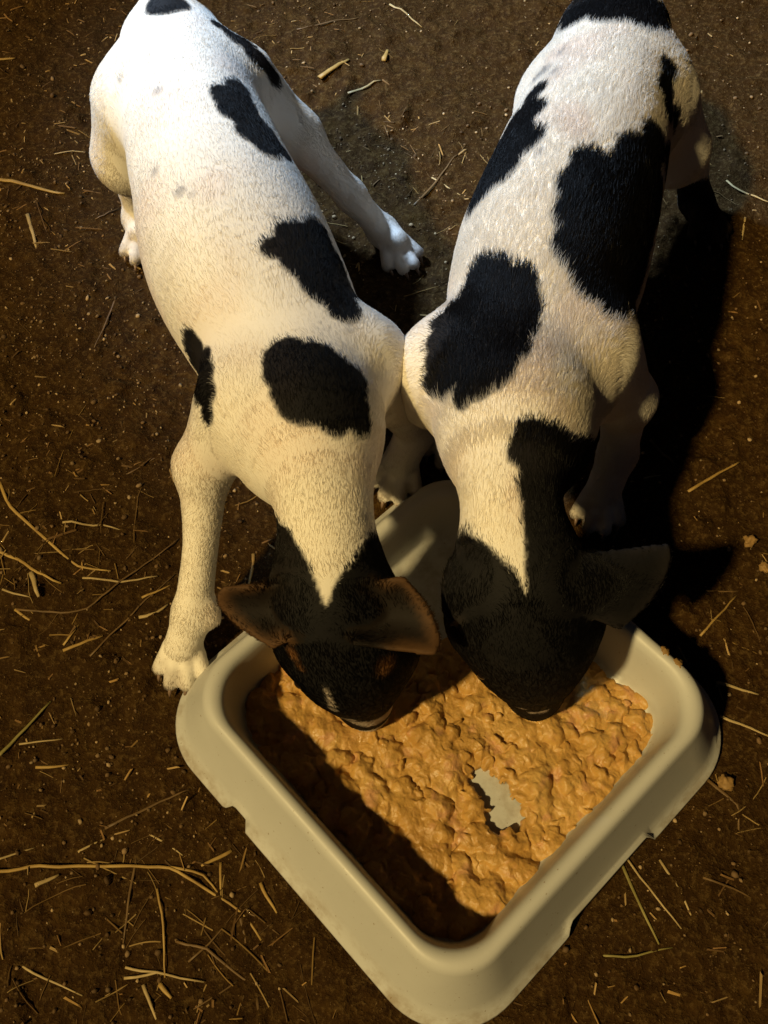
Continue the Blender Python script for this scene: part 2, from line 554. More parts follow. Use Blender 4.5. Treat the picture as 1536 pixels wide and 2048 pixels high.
    def paw(self, wrist, c, heading, r=.016, toes=True, k=.006):
        h = np.array([*heading, 0.]); h /= np.linalg.norm(h); side = np.array([-h[1], h[0], 0])
        c = np.asarray(c, float)
        self.limb(wrist, c, r * .86, r * .84, .008, .004)
        tips = []
        for off, fwd in ((-1.0, .95), (-.36, 1.6), (.36, 1.6), (1.0, .95)):
            tip = c + side * off * r + h * fwd * r + np.array([0, 0, -c[2] + .0068])
            self.limb(c + side * off * r * .55 + np.array([0, 0, -.001]), tip, .0060, .0056, .0012, .0032)
            tips.append((tip, h))
        return tips

    def mesh(self):
        F = self.F
        for _ in range(1):       # a light blur takes the voxel steps out
            G = F.copy()
            for ax in range(3):
                G = (np.roll(G, 1, ax) + 2 * G + np.roll(G, -1, ax)) / 4
            near = abs(F) < .02
            F = np.where(near, G * .5 + F * .5, F)
        F[0] = F[-1] = 1; F[:, 0] = F[:, -1] = 1; F[:, :, 0] = F[:, :, -1] = 1
        return surface_nets(F, self.org, VOX)


def nearest_flow(cr, p, n):
    d = np.zeros_like(p); L = np.zeros(len(p)); W = np.zeros(len(p))
    for a, b, hl, r in cr.flow:
        ab = b - a; L2 = max(ab @ ab, 1e-9)
        t = np.clip(((p - a) @ ab) / L2, 0, 1)
        dist = np.abs(np.linalg.norm(p - (a + t[:, None] * ab), axis=1) - r) + .003
        w = dist ** -4.0
        d += w[:, None] * (ab / math.sqrt(L2)); L += w * hl; W += w
    d /= W[:, None]; L /= W
    d -= n * (d * n).sum(1)[:, None]
    d /= np.linalg.norm(d, axis=1)[:, None] + 1e-9
    return d, L


def surf_blobs(bvh, blobs):
    """coat patches: (px, py, radius in px) dropped onto the body where the photograph shows them -> spheres in space"""
    out = []
    for px, py, r in blobs:
        d = ray(px, py); hit = bvh.ray_cast(Vector(CAM), Vector(d))
        if hit[0] is None: continue
        dist = (np.array(hit[0]) - CAM) @ FW
        out.append((np.array(hit[0]), r * dist / FOCAL))
    return out


def blob_dist(p, blobs):
    r = np.full(len(p), 1.)
    for c, rad in blobs: r = np.minimum(r, np.linalg.norm(p - c, axis=1) - rad)
    return r


WHITE = np.array([.82, .785, .73]); BLACK = np.array([.0065, .0062, .0068]); TAN = np.array([.19, .085, .028]); PINK = np.array([.62, .42, .34])


def blend(c, col, f): return c * (1 - f[:, None]) + np.asarray(col) * f[:, None]


def sstep(x, a, b):
    t = np.clip((x - a) / (b - a), 0, 1); return t * t * (3 - 2 * t)


def finish_puppy(cr, label, coat_spec, strands, claws, eyes, nose, seed):
    V, Q = cr.mesh()
    root = bpy.data.objects.new('puppy', None); COL.objects.link(root)
    c0 = V.mean(0); root.location = (c0[0], c0[1], 0); root.empty_display_size = .05
    tag(root, label, 'puppy', 'puppies eating from the tray')
    off = np.array([c0[0], c0[1], 0])
    bvh = BVHTree.FromPolygons([tuple(v) for v in V], [tuple(map(int, f)) for f in Q])
    spec = {k: (surf_blobs(bvh, v) if k != 'head' else v) for k, v in coat_spec.items()}
    ep = np.concatenate([e[0] for e in cr.ears]); ee = np.concatenate([e[1] for e in cr.ears])

    def coat(p, edge=.0012):
        n1 = (fbm(p * 420, 2, seed) - .5) * .0012 + (fbm(p * 60, 2, seed + 3) - .5) * .005
        c = np.tile(WHITE, (len(p), 1)) * (.94 + .10 * fbm(p * 40, 2, seed + 8))[:, None]
        c = blend(c, PINK, .16 * sstep(fbm(p * 22, 2, seed + 5), .5, .75))
        c = blend(c, (.25, .24, .25), .55 * sstep(-(blob_dist(p, spec['ticks']) + n1 * .6), -.0015, .003))
        b = sstep(-(blob_dist(p, spec['black']) - .0022 + n1), -edge, edge)
        hd = spec['head']
        T = hd['tip'][:2]                  # the white of the neck runs out in a point between two lines
        la = unit(hd['A'][:2] - T); lb = unit(hd['B'][:2] - T)
        rel = p[:, :2] - T
        da = rel @ np.array([la[1], -la[0]]); db = rel @ np.array([-lb[1], lb[0]])
        wedge = -np.minimum(da, db) + n1 * 1.3
        hb = sstep(wedge, -edge, edge) * (np.linalg.norm(p - hd['centre'], axis=1) < hd['reach'])
        if 'neck' in spec: hb = np.maximum(hb, sstep(-(blob_dist(p, spec['neck']) + n1), -edge, edge))
        b = np.maximum(b, hb)
        bl = BLACK * (.7 + .9 * fbm(p * 35, 3, seed + 21))[:, None] + np.array([.0030, .0014, .0003]) * sstep(fbm(p * 18, 2, seed + 25), .45, .7)[:, None]
        c = c * (1 - b[:, None]) + bl * b[:, None]
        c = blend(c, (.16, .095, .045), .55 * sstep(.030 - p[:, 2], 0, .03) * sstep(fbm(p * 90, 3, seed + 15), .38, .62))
        # tan marks and pale muzzle
        c = blend(c, TAN, .85 * sstep(-(blob_dist(p, spec['tan']) + n1 * 1.2), -.003, .003))
        c = blend(c, np.array([.55, .47, .40]), sstep(-(blob_dist(p, spec['pale']) + n1 * .5), -.0012, .0012))
        # ears: black flaps with tan edges
        d = np.full(len(p), 9.); e = np.ones(len(p))
        near = np.zeros(len(p), bool)
        lo, hi = ep.min(0) - .008, ep.max(0) + .008
        box = np.all((p > lo) & (p < hi), axis=1)
        ii = np.nonzero(box)[0]
        for s in range(0, len(ii), 2000):
            j = ii[s:s + 2000]
            dd = np.linalg.norm(p[j][:, None] - ep[None], axis=2)
            a = dd.argmin(1); d[j] = dd[np.arange(len(j)), a]; e[j] = ee[a]
        isear = d < .0052
        ec = blend(np.tile(hd['ear_mid'], (len(p), 1)), np.asarray(hd['ear_edge']), sstep(.26 - e, 0, .26) ** 1.5 * .9)
        c = np.where(isear[:, None], ec, c)
        return c

    body = mesh_obj('body', V - off, Q, SKIN, root)
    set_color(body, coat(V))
    # fur
    P0, P1, P2_, P3 = V[Q[:, 0]], V[Q[:, 1]], V[Q[:, 2]], V[Q[:, 3]]
    nq = np.cross(P2_ - P0, P3 - P1); area = np.linalg.norm(nq, axis=1) / 2; nq /= (2 * area[:, None] + 1e-12)
    vn = np.zeros_like(V)
    for k in range(4): np.add.at(vn, Q[:, k], nq * area[:, None])
    vn /= np.linalg.norm(vn, axis=1)[:, None] + 1e-12
    # only where hair could be seen or throws a shadow: everywhere but the soles
    rng = np.random.default_rng(seed)
    f = rng.choice(len(Q), strands, p=area / area.sum())
    a, b = rng.random((2, strands, 1))
    w0, w1, w2, w3 = (1 - a) * (1 - b), a * (1 - b), a * b, (1 - a) * b
    R = P0[f] * w0 + P1[f] * w1 + P2_[f] * w2 + P3[f] * w3
    Nn = vn[Q[f, 0]] * w0 + vn[Q[f, 1]] * w1 + vn[Q[f, 2]] * w2 + vn[Q[f, 3]] * w3
    Nn /= np.linalg.norm(Nn, axis=1)[:, None] + 1e-12
    fl, hl = nearest_flow(cr, R, Nn)
    swirl = np.stack([vnoise(R * 60, seed + 40), vnoise(R * 60, seed + 41), vnoise(R * 60, seed + 42)], -1) - .5
    clump = np.stack([vnoise(R * 350, seed + 50), vnoise(R * 350, seed + 51), vnoise(R * 350, seed + 52)], -1) - .5
    dirv = fl + swirl * .35 + clump * .16 + rng.normal(0, .2, R.shape)
    dirv -= Nn * (dirv * Nn).sum(1)[:, None]
    dirv /= np.linalg.norm(dirv, axis=1)[:, None] + 1e-9
    ln = hl * (.65 + .6 * rng.random(strands)) * (.9 + .2 * vnoise(R * 120, seed + 60))
    ok = R[:, 2] > .004
    R, Nn, dirv, ln, hl_ok = R[ok], Nn[ok], dirv[ok], ln[ok], hl[ok]
    M = len(R); K = 4
    pos = np.zeros((M, K, 3))
    for i, t in enumerate(np.linspace(0, 1, K)):
        lift = (.195 * t - .10 * t * t) * (1 + .5 * (hl_ok < .0046) + .55 * (hl_ok > .0068))[:, None]
        pos[:, i] = R - Nn * .0004 + (dirv * (t * .92) + Nn * lift) * ln[:, None]
    pos[:, :, 2] = np.maximum(pos[:, :, 2], .0005)
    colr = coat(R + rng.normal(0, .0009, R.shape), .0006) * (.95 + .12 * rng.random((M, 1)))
    cu = bpy.data.hair_curves.new('fur')
    cu.add_curves([K] * M)
    cu.points.foreach_set('position', (pos - off).astype(np.float32).ravel())
    rad = np.tile(np.array([.00015, .00014, .00010, .00003], np.float32), M)
    at_r = cu.attributes.get('radius') or cu.attributes.new('radius', 'FLOAT', 'POINT')
    at_r.data.foreach_set('value', rad)
    ac = cu.attributes.new('Col', 'FLOAT_COLOR', 'POINT')
    cc = np.ones((M, K, 4), np.float32); cc[..., :3] = colr[:, None]
    ac.data.foreach_set('color', cc.ravel())
    cu.materials.append(HAIR)
    fo = bpy.data.objects.new('fur', cu); COL.objects.link(fo); fo.parent = root
    tag(fo, kind='stuff')
    # claws, eyes, nose
    for tip, h in claws:
        base = tip + h * .0042 + np.array([0, 0, -.0015]); end = base + h * .0062 + np.array([0, 0, -.0045])
        sd = np.array([-h[1], h[0], 0]); vs = []
        for t, r in ((0, .0016), (.5, .0012)):
            c = base * (1 - t) + end * t + np.array([0, 0, .0012 * math.sin(math.pi * t)])
            for k in range(7):
                g = 2 * math.pi * k / 7; vs.append(c + (sd * math.cos(g) + np.array([0, 0, 1]) * math.sin(g)) * r)
        vs.append(end); fs = [(k, (k + 1) % 7, 7 + (k + 1) % 7, 7 + k) for k in range(7)] + [(7 + k, 7 + (k + 1) % 7, 14) for k in range(7)]
        mesh_obj('claw', np.array(vs) - off, fs, CLAW, root)
    for c, r in eyes:
        hit = bvh.find_nearest(Vector(c))
        c = np.array(hit[0]) - np.array(hit[1]) * r * .62
        bm = bmesh.new(); bmesh.ops.create_uvsphere(bm, u_segments=16, v_segments=10, radius=r)
        o = bpy.data.objects.new('eye', bpy.data.meshes.new('eye')); bm.to_mesh(o.data); bm.free()
        for pg in o.data.polygons: pg.use_smooth = True
        o.data.materials.append(EYE); COL.objects.link(o); o.parent = root; o.location = c - off
    c, d = nose
    bm = bmesh.new(); bmesh.ops.create_uvsphere(bm, u_segments=20, v_segments=12, radius=1)
    for v in bm.verts:
        if v.co.z < 0: v.co.x *= 1 + .35 * v.co.z
        g = min(abs(v.co.x - .38), abs(v.co.x + .38))
        if v.co.y > .5 and v.co.z < .4: v.co.y -= .35 * max(0, 1 - g / .22)
    o = bpy.data.objects.new('nose', bpy.data.meshes.new('nose')); bm.to_mesh(o.data); bm.free()
    for pg in o.data.polygons: pg.use_smooth = True
    o.data.materials.append(NOSE); COL.objects.link(o); o.parent = root
    o.scale = (.0095, .007, .0075); o.location = c - off
    o.rotation_euler = Vector(d).to_track_quat('Y', 'Z').to_euler()
    return root, bvh


def unit(v): v = np.asarray(v, float); return v / np.linalg.norm(v)


# ---- the puppy on the left
def left_puppy():
    cr = Creature((-.36, -.08, -.01), (.08, .62, .30))
    nose = at(736, 1424, .022); muz = at(728, 1396, .044); stop = at(712, 1332, .086); skull = at(695, 1272, .110); occ = at(662, 1190, .138)
    nm = at(648, 1010, .172); nb = at(622, 850, .170)
    chest = at(575, 700, .155); ribs = at(482, 520, .155); loin = at(425, 360, .157); pel = at(372, 190, .152); croup = at(350, 110, .150)
    cr.chain([(nose, .0125), (muz, .0195), (stop, .026)], .014, .0040)
    cr.chain([(stop, .028), (skull, .0400), (occ, .031)], .016, .0046)
    cr.chain([(occ, .029), (nm, .0275), (nb, .036)], .022, .0042)
    cr.chain([(nb, .036), (chest, .0505), (ribs, .0620), (loin, .055), (pel, .050), (croup, .042)], .03, .0056)
    # breast and keel of the chest, belly
    cr.chain([(at(585, 880, .150), .034), (at(580, 760, .128), .043), (at(490, 560, .130), .048), (at(430, 380, .138), .042)], .03, .006)
    # cheeks
    for sx in (-1, 1): cr.limb(stop + np.array([.021 * sx, .012, .006]), skull + np.array([.024 * sx, .004, -.006]), .016, .020, .014, .0042)
    cr.limb(stop + np.array([-.013, .010, .030]), skull + np.array([-.012, .004, .036]), .009, .010, .012, 0)
    cr.limb(stop + np.array([.017, .010, .030]), skull + np.array([.016, .004, .036]), .009, .010, .012, 0)
    # tail
    cr.chain([(croup, .024), (at(335, 40, .172), .014), (at(325, -40, .190), .010), (at(322, -110, .210), .006)], .016, .005)
    # fore leg beside the tray
    sh = at(492, 805, .158); el = at(408, 930, .110); fa = at(402, 1080, .072); wr = at(386, 1225, .036); pw = at(366, 1290, .0165)
    cr.chain([(sh, .030), (el, .0180)], .022, .0045)
    cr.chain([(el, .0170), (fa, .0118), (wr, .0125)], .012, .0042)
    cr.limb(at(420, 1215, .040), at(424, 1235, .036), .006, .006, .008, 0)
    claws = cr.paw(wr, pw, (-.10, -1), .0150)
    # other fore leg, behind the tray
    sh2 = at(728, 722, .158); el2 = at(778, 790, .105); wr2 = at(832, 860, .040); pw2 = at(800, 925, .0160)
    cr.chain([(sh2, .029), (el2, .0185)], .024, .0045)
    cr.chain([(el2, .0170), (wr2, .0130)], .014, .0046)
    claws += cr.paw(wr2, pw2, (-.25, -1), .0160)
    # hind legs
    hp = at(290, 215, .145); kn = at(264, 310, .105); hk = at(272, 372, .048); ft = at(278, 436, .0150)
    cr.chain([(hp, .040), (kn, .030)], .022, .0045); cr.chain([(kn, .026), (hk, .0135)], .014, .0046)
    cr.chain([(hk, .0135), (ft, .0135)], .010, .0042); claws += cr.paw(ft, ft + np.array([.004, -.016, -.001]), (.05, -1), .0150)
    hp = at(478, 185, .140); kn = at(590, 268, .105); hk = at(700, 390, .050); ft = at(765, 462, .0150)
    cr.chain([(hp, .035), (kn, .0185)], .022, .0045); cr.chain([(kn, .0175), (hk, .0112)], .016, .0046)
    cr.chain([(hk, .0112), (ft, .0112)], .012, .0042); claws += cr.paw(ft, ft + np.array([.010, -.012, -.001]), (.6, -1), .0150)
    # ears
    cr.ear(at(715, 1172, .166), at(862, 1150, .164), at(886, 1314, .150), at(708, 1285, .160), cup=.013, roll=.006)
    cr.ear(at(600, 1165, .164), at(352, 1180, .146), at(545, 1294, .140), at(612, 1262, .150), cup=.011, roll=.004)
    fw = unit(nose - occ); side = unit(np.cross(fw, [0, 0, 1]))
    if side[0] < 0: side = -side
    spec = {
        'black': [(475, 205, 46), (520, 262, 54), (455, 190, 30), (485, 225, 48), (520, 268, 52), (565, 305, 30), (480, 180, 25), (540, 300, 30),
                  (445, 55, 18), (480, 80, 28), (515, 115, 26), (545, 150, 20),
                  (628, 505, 70), (655, 570, 56), (640, 470, 36), (640, 535, 64), (668, 525, 46), (690, 570, 40), (548, 495, 22), (590, 480, 40), (630, 500, 58), (655, 555, 48), (680, 590, 30), (690, 620, 30), (600, 520, 40),
                  (635, 765, 92), (575, 710, 48), (620, 725, 62), (665, 770, 70), (640, 790, 60), (700, 810, 45), (720, 850, 24), (560, 740, 35), (600, 800, 38), (705, 760, 40), (670, 835, 35),
                  (385, 690, 28), (396, 728, 55), (402, 735, 38), (404, 762, 40), (412, 785, 28), (416, 825, 16), (385, 715, 26), (400, 750, 24), (408, 790, 20), (412, 830, 12), (362, 700, 22),
                  (335, 8, 42), (330, -30, 40)],
        'ticks': [(310, 345, 14), (315, 182, 16), (240, 160, 10), (728, 1040, 14), (360, 385, 16), (385, 390, 12), (540, 430, 8), (700, 660, 10)],
        'tan': [(585, 1310, 16), (600, 1335, 10), (775, 1335, 24), (800, 1400, 16)],
        'pale': [(653, 1380, 6), (656, 1388, 7), (659, 1396, 8), (662, 1404, 9), (665, 1412, 9), (667, 1420, 9), (700, 1440, 16), (718, 1446, 20), (738, 1448, 22), (758, 1442, 20), (776, 1428, 18), (788, 1412, 13)],
        'neck': [(565, 1085, 16), (572, 1110, 18), (590, 1150, 14), (745, 1100, 20), (760, 1085, 16)],
        'head': dict(tip=at(652, 1212, .170), fwd=unit(at(690, 1330, .15) - at(652, 1212, .170)), side=side, kl=1.35, kr=1.25,
                     centre=skull, reach=.086, ear_edge=(.090, .046, .019), ear_mid=(.010, .0070, .0050), A=at(562, 1060, .150), B=at(775, 1068, .150)),
    }
    eyes = [(stop + side * s * .026 + np.array([0, .006, .018]), .0044) for s in (-1, 1)]
    return finish_puppy(cr, 'mostly white puppy with a few black spots, one forepaw planted left of the tray', spec, 330000, claws, eyes, (nose + fw * .009, fw), 11)


# ---- the puppy on the right
def right_puppy():
    cr = Creature((-.06, -.07, -.01), (.40, .66, .30))
    nose = at(1070, 1402, .026); muz = at(1068, 1372, .048); stop = at(1062, 1308, .090); skull = at(1052, 1240, .115); occ = at(1040, 1160, .145)
    nm = at(1022, 1000, .174); nb = at(1025, 840, .170)
    chest = at(1055, 690, .155); ribs = at(1100, 520, .155); loin = at(1155, 350, .157); pel = at(1212, 175, .152); croup = at(1225, 90, .150)
    cr.chain([(nose, .0130), (muz, .0205), (stop, .027)], .014, .0040)
    cr.chain([(stop, .029), (skull, .0420), (occ, .035)], .016, .0046)
    cr.chain([(occ, .031), (nm, .0285), (nb, .038)], .022, .0058)
    cr.chain([(nb, .036), (chest, .0505), (ribs, .0620), (loin, .0585), (pel, .0515), (croup, .044)], .03, .0088)
    cr.chain([(at(1040, 880, .150), .033), (at(1055, 760, .128), .046), (at(1100, 560, .130), .048), (at(1150, 380, .138), .042)], .03, .006)
    for sx in (-1, 1): cr.limb(stop + np.array([.022 * sx, .012, .006]), skull + np.array([.025 * sx, .004, -.006]), .017, .021, .014, .0042)
    cr.chain([(croup, .026), (at(1215, 20, .175), .015), (at(1205, -60, .195), .010), (at(1200, -130, .212), .006)], .016, .006)
    # fore legs
    sh = at(1172, 712, .158); el = at(1252, 795, .106); wr = at(1236, 905, .045); pw = at(1205, 985, .0165)
    cr.chain([(sh, .034), (el, .0190)], .024, .0050); cr.chain([(el, .0165), (wr, .0130)], .014, .0046)
    claws = cr.paw(wr, pw, (-.2, -1), .0155)
    sh = at(905, 740, .155); el = at(872, 780, .110); wr = at(893, 815, .040); pw = at(898, 850, .0165)
    cr.chain([(sh, .036), (el, .0260)], .024, .0050); cr.chain([(el, .0210), (wr, .0150)], .014, .0046)
    claws += cr.paw(wr, pw, (0, -1), .0172)
    # hind legs
    hp = at(1292, 215, .142); kn = at(1345, 300, .100); hk = at(1378, 330, .050); ft = at(1392, 400, .0150)
    cr.chain([(hp, .040), (kn, .028)], .022, .0045); cr.chain([(kn, .024), (hk, .0140)], .014, .0046)
    cr.chain([(hk, .0140), (ft, .0140)], .010, .0042); claws += cr.paw(ft, ft + np.array([.006, -.016, -.001]), (.25, -1), .0150)
    hp = at(1135, 225, .142); kn = at(1085, 330, .100); hk = at(1085, 370, .048); ft = at(1075, 440, .0150)
    cr.chain([(hp, .038), (kn, .027)], .022, .0045); cr.chain([(kn, .024), (hk, .0140)], .014, .0046)
    cr.chain([(hk, .0140), (ft, .0140)], .010, .0042); claws += cr.paw(ft, ft + np.array([.002, -.016, -.001]), (0, -1), .0150)
    # ears
    cr.ear(at(1125, 1115, .172), at(1400, 1085, .150), at(1262, 1262, .135), at(1140, 1215, .158), cup=-.006, roll=-.006, round_b=.20)
    cr.ear(at(965, 1100, .172), at(868, 1105, .158), at(885, 1255, .132), at(950, 1215, .155), cup=-.006, roll=-.006)
    fw = unit(nose - occ); side = unit(np.cross(fw, [0, 0, 1]))
    if side[0] < 0: side = -side
    spec = {
        'black': [(1065, 195, 22), (1030, 250, 48), (985, 320, 60), (955, 390, 42), (1045, 235, 34), (1020, 280, 50), (990, 330, 50), (965, 385, 34), (945, 420, 22), (1060, 230, 28), (1040, 290, 40), (1000, 350, 35),
                  (1150, 10, 60), (1230, 0, 70), (1300, 15, 50), (1335, 40, 28), (1100, 25, 42), (1080, 50, 22), (1225, -40, 90),
                  (1400, 420, 60), (1430, 450, 40), (1335, 150, 24), (1332, 190, 28), (1335, 230, 24), (1345, 250, 18), (1285, 420, 75), (1268, 520, 70), (1285, 340, 62), (1255, 590, 48),
                  (1150, 35, 40), (1230, 20, 50), (1320, 45, 32), (1095, 50, 32), (1280, 35, 40), (890, 720, 40), (872, 765, 26), (905, 640, 40), (895, 680, 40), (1000, 270, 45), (965, 340, 42), (950, 390, 32),
                  (1180, 330, 38), (1170, 380, 52), (1160, 440, 50), (1150, 500, 42), (1190, 560, 52), (1220, 600, 38), (1230, 480, 80), (1240, 380, 70), (1280, 340, 65), (1310, 400, 60), (1260, 560, 55), (1310, 300, 45), (1330, 350, 45), (1290, 470, 50),
                  (1015, 655, 58), (935, 615, 48), (960, 560, 40), (1035, 620, 44), (985, 560, 40), (1030, 570, 38), (950, 590, 36), (1040, 610, 34), (990, 630, 70), (950, 680, 62), (920, 740, 45), (1000, 700, 48), (955, 760, 40), (900, 690, 32), (985, 750, 34), (890, 780, 14), (925, 795, 20),
                  (1070, 880, 34), (1085, 920, 50), (1090, 980, 52), (1110, 1040, 55), (1120, 1100, 50), (1130, 950, 45), (1050, 905, 26), (1110, 880, 18)],
        'ticks': [(1120, 110, 11), (1085, 150, 18), (1070, 165, 14), (1105, 150, 10), (1240, 300, 14), (1245, 285, 10), (1075, 310, 10), (1095, 780, 6)],
        'tan': [(1320, 1240, 5)],
        'pale': [(1045, 1418, 10), (1085, 1424, 12), (1065, 1426, 8)],
        'neck': [(925, 1085, 18), (940, 1105, 16), (965, 1130, 16), (985, 1150, 12)],
        'head': dict(tip=at(1046, 1178, .174), fwd=unit(at(1062, 1320, .15) - at(1046, 1178, .174)), side=side, kl=1.1, kr=3.2,
                     centre=skull, reach=.11, ear_edge=(.022, .019, .019), ear_mid=(.010, .0095, .010), A=at(916, 1066, .165), B=at(1030, 900, .190)),
    }
    eyes = [(stop + side * s * .027 + np.array([0, .006, .018]), .0044) for s in (-1, 1)]
    return finish_puppy(cr, 'white puppy with large black patches on its back, feeding on the right', spec, 330000, claws, eyes, (nose + fw * .009, fw), 23)


pup_l, bvh_l = left_puppy()
pup_r, bvh_r = right_puppy()

# ------------------------------------------------------------------ straw stalks lying about, one by one


def ground_z(x, y): return float(ground_h(np.array([x]), np.array([y]))[0])


def straw(pts, width, mat, label, flat=.42, lift=.0):
    """a stalk along photograph points on the ground; width in photograph pixels"""
    P = np.array([at(x, y, .002)[:2] for x, y in pts])
    sc = np.linalg.norm(at(pts[0][0] + 1, pts[0][1], 0) - at(pts[0][0], pts[0][1], 0))
    r = width * sc / 2 * .82
    seg = np.r_[0, np.cumsum(np.linalg.norm(np.diff(P, axis=0), axis=1))]
    n = max(6, int(seg[-1] / .006)); t = np.linspace(0, seg[-1], n)
    if len(P) > 2:        # smooth through the points
        tt = np.linspace(0, seg[-1], 200)
        C = np.stack([np.interp(tt, seg, P[:, i]) for i in (0, 1)], -1)
        ker = np.ones(13) / 13
        C = np.stack([np.convolve(np.pad(C[:, i], 6, mode='edge'), ker, 'valid') for i in (0, 1)], -1)
        C[0], C[-1] = P[0], P[-1]
        C = np.stack([np.interp(t, tt, C[:, i]) for i in (0, 1)], -1)
    else: C = np.stack([np.interp(t, seg, P[:, i]) for i in (0, 1)], -1)
    C += (np.stack([vnoise(P2(C[:, 0], C[:, 1]) * 70, 5), vnoise(P2(C[:, 0], C[:, 1]) * 70, 6)], -1) - .5) * .0022
    gz = ground_h(C[:, 0], C[:, 1])
    gz = np.maximum(gz, (gz[0] + (gz[-1] - gz[0]) * np.linspace(0, 1, n)) - .001)
    ker = np.ones(5) / 5; gs = np.convolve(np.pad(gz, 2, mode='edge'), ker, 'valid'); z = np.maximum(gz, gs) + r * flat * .85 + lift * np.sin(np.pi * np.linspace(0, 1, n)) + (vnoise(P2(C[:, 0], C[:, 1]) * 45, 17) - .50) * .0024
    T = np.gradient(C, axis=0); T /= np.linalg.norm(T, axis=1)[:, None]; S = np.c_[-T[:, 1], T[:, 0]]
    K = 6; vs = []
    for i in range(n):
        rr = r * (1 - .45 * (i / (n - 1)) ** 2) * (.92 + .16 * random.random())
        for k in range(K):
            a = 2 * math.pi * k / K
            vs.append((C[i, 0] + S[i, 0] * math.cos(a) * rr, C[i, 1] + S[i, 1] * math.cos(a) * rr, z[i] + math.sin(a) * rr * flat))
    fs = [(i * K + k, i * K + (k + 1) % K, (i + 1) * K + (k + 1) % K, (i + 1) * K + k) for i in range(n - 1) for k in range(K)]
    fs += [tuple(range(K))[::-1], tuple((n - 1) * K + k for k in range(K))]
    c = C.mean(0); vs = np.array(vs) - np.array([c[0], c[1], 0])
    o = mesh_obj('straw_stalk', vs, fs, mat); o.location = (c[0], c[1], 0)
    tag(o, label, 'straw', 'straw stalks on the soil')
    return o


